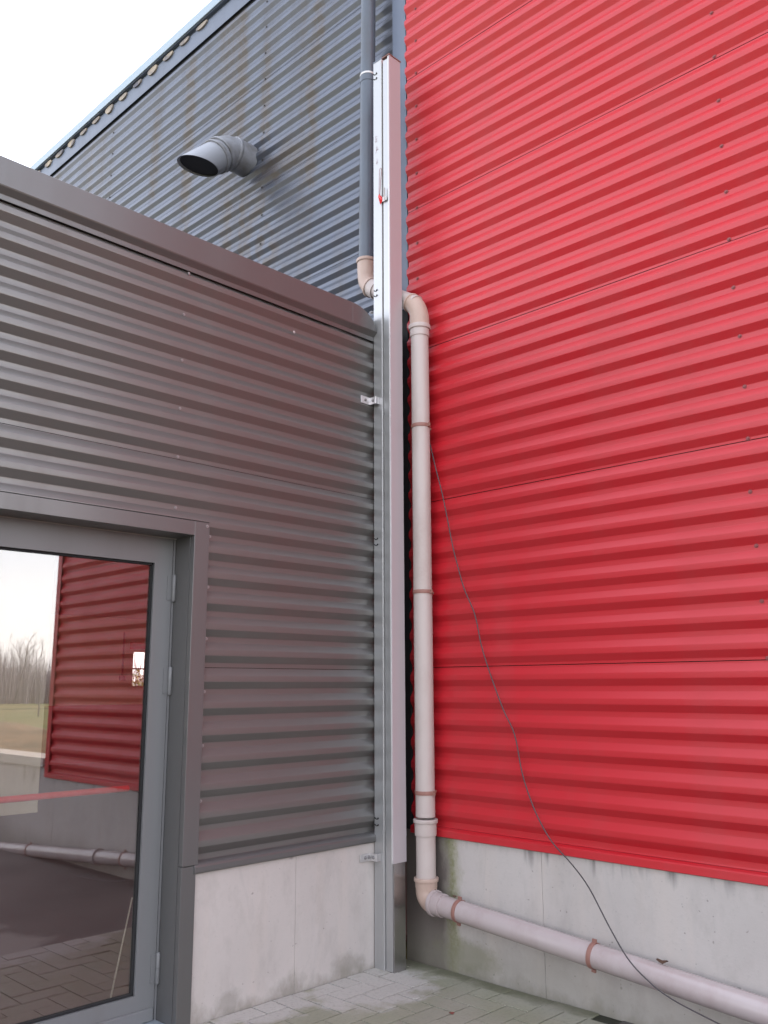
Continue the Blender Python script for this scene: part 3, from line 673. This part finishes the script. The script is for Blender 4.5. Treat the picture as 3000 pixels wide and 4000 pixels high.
def clamp(p, t, away):
    t = Vector(t).normalized(); away = Vector(away); p = Vector(p)
    o = ring('pipe_clamp', p, t, 0.0545, 0.0595, 0.022, m_clamp)
    s = t.cross(away).normalized() * 0.012
    mb = MB()
    def bx(c, e1, l1, e2, l2, e3, l3):
        v = [c + e1 * (a * l1) + e2 * (b * l2) + e3 * (d * l3) for d in (-1, 1) for b in (-1, 1) for a in (-1, 1)]
        mb.add(v, [(0, 2, 3, 1), (4, 5, 7, 6), (0, 1, 5, 4), (1, 3, 7, 5), (3, 2, 6, 7), (2, 0, 4, 6)])
    w = t.cross(away).normalized()
    for args in ((p + w * 0.064, 0.010, 0.011, 0.004, 'clamp_tab'), (p - w * 0.064, 0.010, 0.011, 0.004, 'clamp_tab'), (p + away * 0.072, 0.006, 0.006, 0.022, 'clamp_stud')):
        mb = MB(); bx(args[0], w, args[1], t, args[2], away, args[3]); mb.build(args[4], m_clamp, o)
for z in (3.08, 2.065, 0.930): clamp((0.24, -0.09, z), (0, 0, 1), (0, 1, 0))
for s_ in (0.235, 1.055, 2.4, 4.1): clamp(bc + hd * s_, hd, (0, 1, 0))

# ================================================================== DUCTS in the corner
d1 = thing('cable_duct', 'wide aluminium duct on the grey wall, left one of the corner pair', 'duct', (0.04, -0.24, 0), 'ducts standing in the corner')
MB().box((0.004, -0.260, 0.0), (0.0765, -0.215, 5.628)).build('channel', m_alu, d1, 0.0015)
MB().box((0.0768, -0.261, 0.0), (0.0795, -0.215, 5.628)).build('edge_lip', m_lip, d1, 0.001, seg=1)
MB().box((0.002, -0.262, 5.628), (0.084, -0.213, 5.636)).build('top_cap', m_trim, d1)
def clip(z):
    for dz in (0.0, -0.036):
        mb = MB()
        for sx in (-1, 1):
            c = 0.024
            mb.add([(c + sx * 0.002, -0.2606, z + dz), (c + sx * 0.014, -0.2606, z + dz + 0.007), (c + sx * 0.014, -0.2606, z + dz + 0.001), (c + sx * 0.002, -0.2606, z + dz - 0.005),
                    (c + sx * 0.002, -0.2625, z + dz), (c + sx * 0.014, -0.2665, z + dz + 0.009), (c + sx * 0.014, -0.2665, z + dz + 0.003), (c + sx * 0.002, -0.2625, z + dz - 0.005)],
                   [(4, 5, 6, 7), (0, 1, 5, 4), (1, 2, 6, 5), (2, 3, 7, 6), (3, 0, 4, 7)])
        mb.build('clip', m_gap, d1)
for z in (5.538, 3.985, 2.386, 0.785): clip(z)
# faint handwriting on the duct
def scribble(pts, m, w=0.0012):
    pp = []
    for i in range(len(pts) - 1):
        pp.append(pts[i])
    pp.append(pts[-1])
    MB().tube([(x, -0.2608, z) for x, z in pp], w, 5).build('pen_mark', m, d1)
scribble([(0.036, 5.070), (0.030, 5.078), (0.022, 5.070), (0.024, 5.055), (0.034, 5.052), (0.036, 5.062), (0.030, 5.045), (0.020, 5.040)], m_ink2)
scribble([(0.024, 5.032), (0.040, 5.040)], m_ink2)
scribble([(0.028, 4.99), (0.036, 5.00), (0.040, 4.985), (0.032, 4.970), (0.050, 4.975)], m_ink2)
scribble([(0.034, 4.985), (0.028, 4.955), (0.034, 4.945), (0.040, 4.955), (0.034, 4.965), (0.026, 4.940), (0.036, 4.930), (0.038, 4.905)], m_ink2)
scribble([(0.036, 4.91), (0.042, 4.88), (0.036, 4.868), (0.030, 4.878), (0.038, 4.892)], m_ink2)
def bracket(z, h, rounded):
    t = 0.003; yb = -0.292
    b = MB().box((0.003, -0.372, z - h / 2), (0.003 + t, yb, z + h / 2)).box((0.0062, yb - t, z - h / 2), (0.052, yb, z + h / 2)).box((0.0522, yb - t, z - h / 2), (0.0552, -0.2605, z + h / 2))
    o = b.build('bracket', m_steel, d1, 0.001, seg=1)
    for (p, n) in (((0.006, -0.335, z), (1, 0, 0)), ((0.031, yb - t, z), (0, -1, 0))) + ((((0.006, -0.308, z), (1, 0, 0)),) if rounded else ()):
        q = Vector(n).to_track_quat('Z', 'Y').to_matrix().to_4x4()
        mb = MB().tube([(0, 0, 0), (0, 0, 0.002)], 0.010, 14).tube([(0, 0, 0.002), (0, 0, 0.009)], 0.0065, 6)
        mb.v = [(Matrix.Translation(Vector(p)) @ q) @ v for v in mb.v]; mb.build('bolt', m_screwl, o)
    return o
bracket(3.248, 0.046, False); bracket(0.583, 0.040, True)

d2 = thing('cable_duct', 'narrow deep aluminium duct with pale side cover, right one of the corner pair', 'duct', (0.126, -0.21, 0), 'ducts standing in the corner')
MB().box((0.0950, -0.258, 0.0), (0.1525, -0.165, 5.60)).build('channel', m_alu2, d2, 0.002)
MB().box((0.0950, -0.2615, 0.005), (0.1440, -0.2585, 5.60)).build('front_cover', m_alu, d2, 0.001, seg=1)
MB().box((0.153, -0.2685, 0.560), (0.1575, -0.160, 5.612)).build('side_cover', m_cover, d2, 0.001, seg=1)
MB().box((0.1445, -0.2700, 0.560), (0.1528, -0.2630, 5.605)).build('edge_lip', m_lip, d2, 0.001, seg=1)
MB().box((0.096, -0.272, 5.6125), (0.162, -0.156, 5.618)).build('top_cap', m_clamp, d2)
MB().box((0.0900, -0.2560, 2.86), (0.0945, -0.2520, 3.06)).build('cover_strip', m_lip, d2)
MB().box((0.0800, -0.225, 0.0), (0.0945, -0.215, 5.60)).build('spacer', m_gap, d2)
lt = thing('hook_latch', 'small red latch with wire loop and white bracket on the duct front', 'latch', (0.082, -0.28, 4.6))
mb = MB(); mb.add([(0.062, -0.270, 4.612), (0.098, -0.270, 4.60), (0.095, -0.270, 4.575), (0.075, -0.270, 4.56), (0.066, -0.270, 4.64), (0.083, -0.298, 4.603)], [(0, 4, 5), (4, 1, 5), (1, 2, 5), (2, 3, 5), (3, 0, 5), (0, 3, 2, 1, 4)])
mb.build('latch_body', m_redp, lt)
MB().tube([(0.073, -0.272, 4.63), (0.076, -0.268, 4.70), (0.084, -0.268, 4.79), (0.083, -0.268, 4.815), (0.074, -0.268, 4.822), (0.067, -0.268, 4.81), (0.063, -0.266, 4.74), (0.058, -0.264, 4.64)], 0.0016, 6).build('wire_loop', m_screw, lt, smooth=True)
MB().box((0.098, -0.274, 4.57), (0.135, -0.2708, 4.60)).box((0.118, -0.285, 4.575), (0.121, -0.2708, 4.66)).build('latch_bracket', m_lip, lt)

# ================================================================== VENT
vt = thing('vent_outlet', 'grey round vent elbow with slanted open mouth on the blue-grey upper wall', 'vent', (-1.8, 0.03, 5.86))
V0 = Vector((-1.8, 0.05, 5.86)); V1 = Vector((-1.8, -0.165, 5.86)); vd = Vector((0, -math.cos(rad(44)), -math.sin(rad(44))))
def vtb(name, pts, r, m=m_vent): return MB().tube(pts, r, 40).build(name, m, vt, smooth=True, sharp=50)
vtb('sleeve', [V0, V0 + Vector((0, -0.14, 0))], [0.137, 0.137])
vtb('elbow', [V0 + Vector((0, -0.10, 0))] + arc(V1, V1 + Vector((0, 0.085, 0)), V1 + vd * 0.10, 8), [0.133] * 10)
lathe_ring(V1 + Vector((0, 0.055, 0)), (0, 1, 0), 0.12, 0.142, 0.022).build('ring', m_vent, vt, smooth=True, sharp=45)
for s_, r_o, w_ in ((0.09, 0.143, 0.03), (0.15, 0.139, 0.028)):
    lathe_ring(V1 + vd * s_, vd, 0.11, r_o, w_).build('ring', m_vent, vt, smooth=True, sharp=45)
# spout: tube cut off level at its mouth, with inside wall
seg = 48; r = 0.125
e1 = Vector((1, 0, 0)); e2 = vd.cross(e1).normalized()
st = V1 + vd * 0.09; ctr = V1 + vd * 0.375
v = []; zc = ctr.z
for rr in (r, r - 0.006):
    ringv = []; endv = []
    for k in range(seg):
        a = 2 * math.pi * k / seg; off = (e1 * math.cos(a) + e2 * math.sin(a)) * rr
        p = st + off; t = (zc - p.z) / vd.z; ringv.append(p); endv.append(p + vd * t)
    v += ringv + endv
f = []
for k in range(seg):
    k2 = (k + 1) % seg
    f += [(k, k2, seg + k2, seg + k), (2 * seg + k2, 2 * seg + k, 3 * seg + k, 3 * seg + k2), (seg + k, seg + k2, 3 * seg + k2, 3 * seg + k)]
mb = MB().add(v, f); mb.build('spout', m_spout, vt, smooth=True, sharp=50)
vs = []
for lift in (0.016, 0.018):
    for k in range(seg):
        a = 2 * math.pi * k / seg; p = st + (e1 * math.cos(a) + e2 * math.sin(a)) * (r - 0.0065); t = (zc + lift - p.z) / vd.z; vs.append(p + vd * t)
MB().add(vs, [tuple(range(seg - 1, -1, -1)), tuple(range(seg, 2 * seg))] + [(k, (k + 1) % seg, seg + (k + 1) % seg, seg + k) for k in range(seg)]).build('mouth_shade', m_mouth_shade, vt)  # flat dark sheet inside the mouth, standing in for its shaded interior

# ================================================================== CABLE
cp = [(0.235, -0.040, 3.068), (0.261, -0.03, 2.976), (0.300, -0.03, 2.83), (0.361, -0.03, 2.616), (0.425, -0.03, 2.33), (0.456, -0.03, 2.221), (0.505, -0.03, 2.07), (0.579, -0.03, 1.917), (0.62, -0.03, 1.744), (0.675, -0.03, 1.59), (0.758, -0.03, 1.397), (0.829, -0.03, 1.265), (0.87, -0.03, 1.071), (0.921, -0.03, 0.934), (0.972, -0.03, 0.838), (1.045, -0.035, 0.746), (1.17, -0.06, 0.662), (1.305, -0.13, 0.584), (1.428, -0.17, 0.440), (1.511, -0.17, 0.326), (1.594, -0.17, 0.259), (1.71, -0.17, 0.202), (1.92, -0.17, 0.151), (2.2, -0.19, 0.10), (2.6, -0.22, 0.03), (3.1, -0.26, 0.005)]
def catmull(P, n=5):
    P = [Vector(p) for p in P]; o = []
    for i in range(len(P) - 1):
        a, b, c, d = P[max(i - 1, 0)], P[i], P[i + 1], P[min(i + 2, len(P) - 1)]
        for k in range(n):
            t = k / n; o.append(0.5 * ((2 * b) + (c - a) * t + (2 * a - 5 * b + 4 * c - d) * t * t + (3 * b - a - 3 * c + d) * t ** 3))
    return o + [P[-1]]
cb = MB().tube(catmull(cp), 0.0032, 8).build('cable', m_cable, smooth=True); tag(cb, 'thin dark cable hanging loose across the red wall from the pipe clamp', 'cable')

# debris on the pipe
def leaf(name, c, s, rot, label):
    mb = MB(); R = random.Random(int(c[0] * 1000)); pts = []
    for k in range(9):
        a = 2 * math.pi * k / 9; pts.append((math.cos(a) * s * R.uniform(0.7, 1.1), math.sin(a) * s * 0.45 * R.uniform(0.7, 1.1), s * 0.25 * math.cos(a * 2) + R.uniform(0, 0.004)))
    v = [Vector((0, 0, 0.006))] + [Vector(p) for p in pts]; v = [Matrix.Rotation(rot, 3, 'Z') @ q + Vector(c) for q in v]
    mb.add(v, [(0, 1 + k, 1 + (k + 1) % 9) for k in range(9)]); o = mb.build(name, m_leaf)
    so_ = o.modifiers.new('thick', 'SOLIDIFY'); so_.thickness = 0.0015
    return tag(o, label, 'leaf')
leaf('dead_leaf', (1.63, -0.072, 0.312), 0.030, 0.1, 'dark dead leaf lying on the bleached pipe right of the cable')
leaf('dead_leaf', (0.41, -0.048, 0.397), 0.016, 0.4, 'tiny dark leaf wedged behind the pipe beside the bottom elbow')

leaf('dead_leaf', (0.76, -0.50, 0.004), 0.016, 1.1, 'small reddish dead leaf on the paving between the ducts and the pipe').data.materials[0] = mat('red_leaf', (0.14, 0.035, 0.025), 0.8)

# ================================================================== BEYOND (seen in the glass, and from the side)
# earth bank
def bank():
    v = []; f = []; nx, ny = 60, 14; R = random.Random(3)
    for i in range(nx + 1):
        for j in range(ny + 1):
            x = 14 + 8 * j / ny; y = -4 + 30 * i / nx; t = j / ny
            h = math.sin(math.pi * t) * (0.75 + 0.25 * math.sin(y * 0.6) + 0.15 * math.sin(y * 2.3 + 1)) * min(1, i / 6, (nx - i) / 6)
            v.append((x + 0.35 * y * 0.0, y, -0.07 + 0.9 * h + R.uniform(-0.04, 0.04) * (1 if 0 < t < 1 else 0)))
    for i in range(nx):
        for j in range(ny):
            a = i * (ny + 1) + j; f.append((a, a + ny + 1, a + ny + 2, a + 1))
    return v, f
v, f = bank(); o = mesh_obj('earth_bank', v, f, m_soil, smooth=True); o['kind'] = 'structure'
# wire fence
fn = thing('wire_fence', 'distant wire fence on thin posts across the field', 'fence', (44, 20, 0))
pa = Vector((48, -2, 0)); pb = Vector((36, 42, 0))
for k in range(19):
    p = pa.lerp(pb, k / 18); MB().tube([p, p + Vector((0, 0, 1.2))], 0.04, 6).build('post', m_bark, fn)
for h in (0.4, 0.8, 1.15): MB().tube([pa + Vector((0, 0, h)), pb + Vector((0, 0, h))], 0.012, 4).build('wire', m_bark, fn)
# bare trees
def tree_meshes(seed, H):
    R = random.Random(seed); trunk = MB(); crown = MB()
    def grow(p, d, l, r, lvl):
        n = 3; pts = [p]; q = p.copy(); dd = d.copy()
        for k in range(n):
            dd = (dd + Vector((R.uniform(-1, 1), R.uniform(-1, 1), R.uniform(-0.2, 0.7))) * 0.16).normalized(); q = q + dd * l / n; pts.append(q.copy())
        rs = [r * (1 - 0.45 * k / n) for k in range(n + 1)]
        (trunk if lvl == 0 else crown).tube(pts, rs, 5 if lvl < 2 else 3, False)
        if lvl >= 5: return
        for k in range(3 if lvl < 4 else 4):
            t = pts[R.choice((1, 2, 3)) if lvl else R.choice((2, 3, 3))]
            a = R.uniform(0, 6.28); s = R.uniform(0.35, 0.8)
            nd = (dd + Vector((math.cos(a), math.sin(a), R.uniform(0.0, 0.5))) * s).normalized()
            grow(t, nd, l * R.uniform(0.6, 0.78), r * 0.5, lvl + 1)
    grow(Vector((0, 0, -0.1)), Vector((0, 0, 1)), H * 0.34, H * 0.022, 0)
    def me(mb, nm, m):
        x = D.meshes.new(nm); x.from_pydata([tuple(v) for v in mb.v], [], mb.f); x.materials.append(m); return x
    return me(trunk, 'trunk', m_bark), me(crown, 'crown', m_twig)
kinds = [tree_meshes(s_, 9.5) for s_ in (1, 2, 3, 4)]
R = random.Random(12)
for k in range(26):
    ang = rad(-12 + 78 * k / 25 + R.uniform(-1, 1)); dist = R.uniform(90, 108)
    t = thing('bare_tree', 'tall leafless grey tree in the far treeline beyond the field', 'tree', (dist * math.cos(ang), dist * math.sin(ang), -0.06), 'leafless trees in the far treeline')
    t.rotation_euler.z = R.uniform(0, 6.28); sc = R.uniform(0.6, 0.85); t.scale = (sc, sc, sc)
    tm, cm = kinds[k % 4]
    for nm, me in (('trunk', tm), ('crown', cm)):
        o = D.objects.new(nm, me); C.objects.link(o); o.parent = t
def thicket(name, n, a0, a1, d0, d1, h0, h1, m, w=0.09):
    mb = MB(); R = random.Random(5)
    for k in range(n):
        a = rad(R.uniform(a0, a1)); d = R.uniform(d0, d1); x, y = d * math.cos(a), d * math.sin(a); h = R.uniform(h0, h1) * (0.8 + 0.2 * math.sin(a * 23))
        ww = R.uniform(0.4, 1) * w; b = R.uniform(0, 3.14); dx_, dy_ = math.cos(b) * ww, math.sin(b) * ww; lx, ly = R.uniform(-0.7, 0.7), R.uniform(-0.7, 0.7)
        mb.add([(x - dx_, y - dy_, -0.06), (x + dx_, y + dy_, -0.06), (x + lx, y + ly, h)], [(0, 1, 2)])
    o = mb.build(name, m); o['kind'] = 'stuff'; return o
o = thicket('woodland', 60000, -40, 110, 88, 125, 3.0, 7.4, m_twig, 0.07); o['label'] = 'grey leafless woodland along the far edge of the field'
o = thicket('woodland', 6000, 110, 320, 60, 90, 3.5, 8.0, m_twig, 0.3); o['label'] = 'leafless woodland behind the yard'
def shrub(c, s, seed):
    mb = MB(); R = random.Random(seed)
    for k in range(1500):
        p = Vector((R.gauss(0, 1), R.gauss(0, 1), R.gauss(0, 1))).normalized() * (R.random() ** 0.4) * s; p.z = abs(p.z) * 1.4
        q = Vector(c) + p; a = Vector((R.uniform(-1, 1), R.uniform(-1, 1), R.uniform(-1, 1))) * 0.12; b = Vector((R.uniform(-1, 1), R.uniform(-1, 1), R.uniform(-1, 1))) * 0.12
        mb.add([q, q + a, q + b], [(0, 1, 2)])
    return mb
for k in range(3):
    sh = thing('shrub', ('yellow-green shrub outside the rear window, nearest one', 'yellow-green shrub outside the rear window, middle one', 'yellow-green shrub outside the rear window, farthest one')[k], 'shrub', (-20 - 2 * k, 9.5 + 2 * k, 0), 'shrubs outside the rear window')
    shrub((-20 - 2 * k, 9.5 + 2 * k, 0), 1.5, k).build('foliage', m_shrub, sh)
    MB().tube([(-20 - 2 * k, 9.5 + 2 * k, -0.1), (-20 - 2 * k, 9.5 + 2 * k, 1.5)], 0.08, 6).build('stem', m_bark, sh)
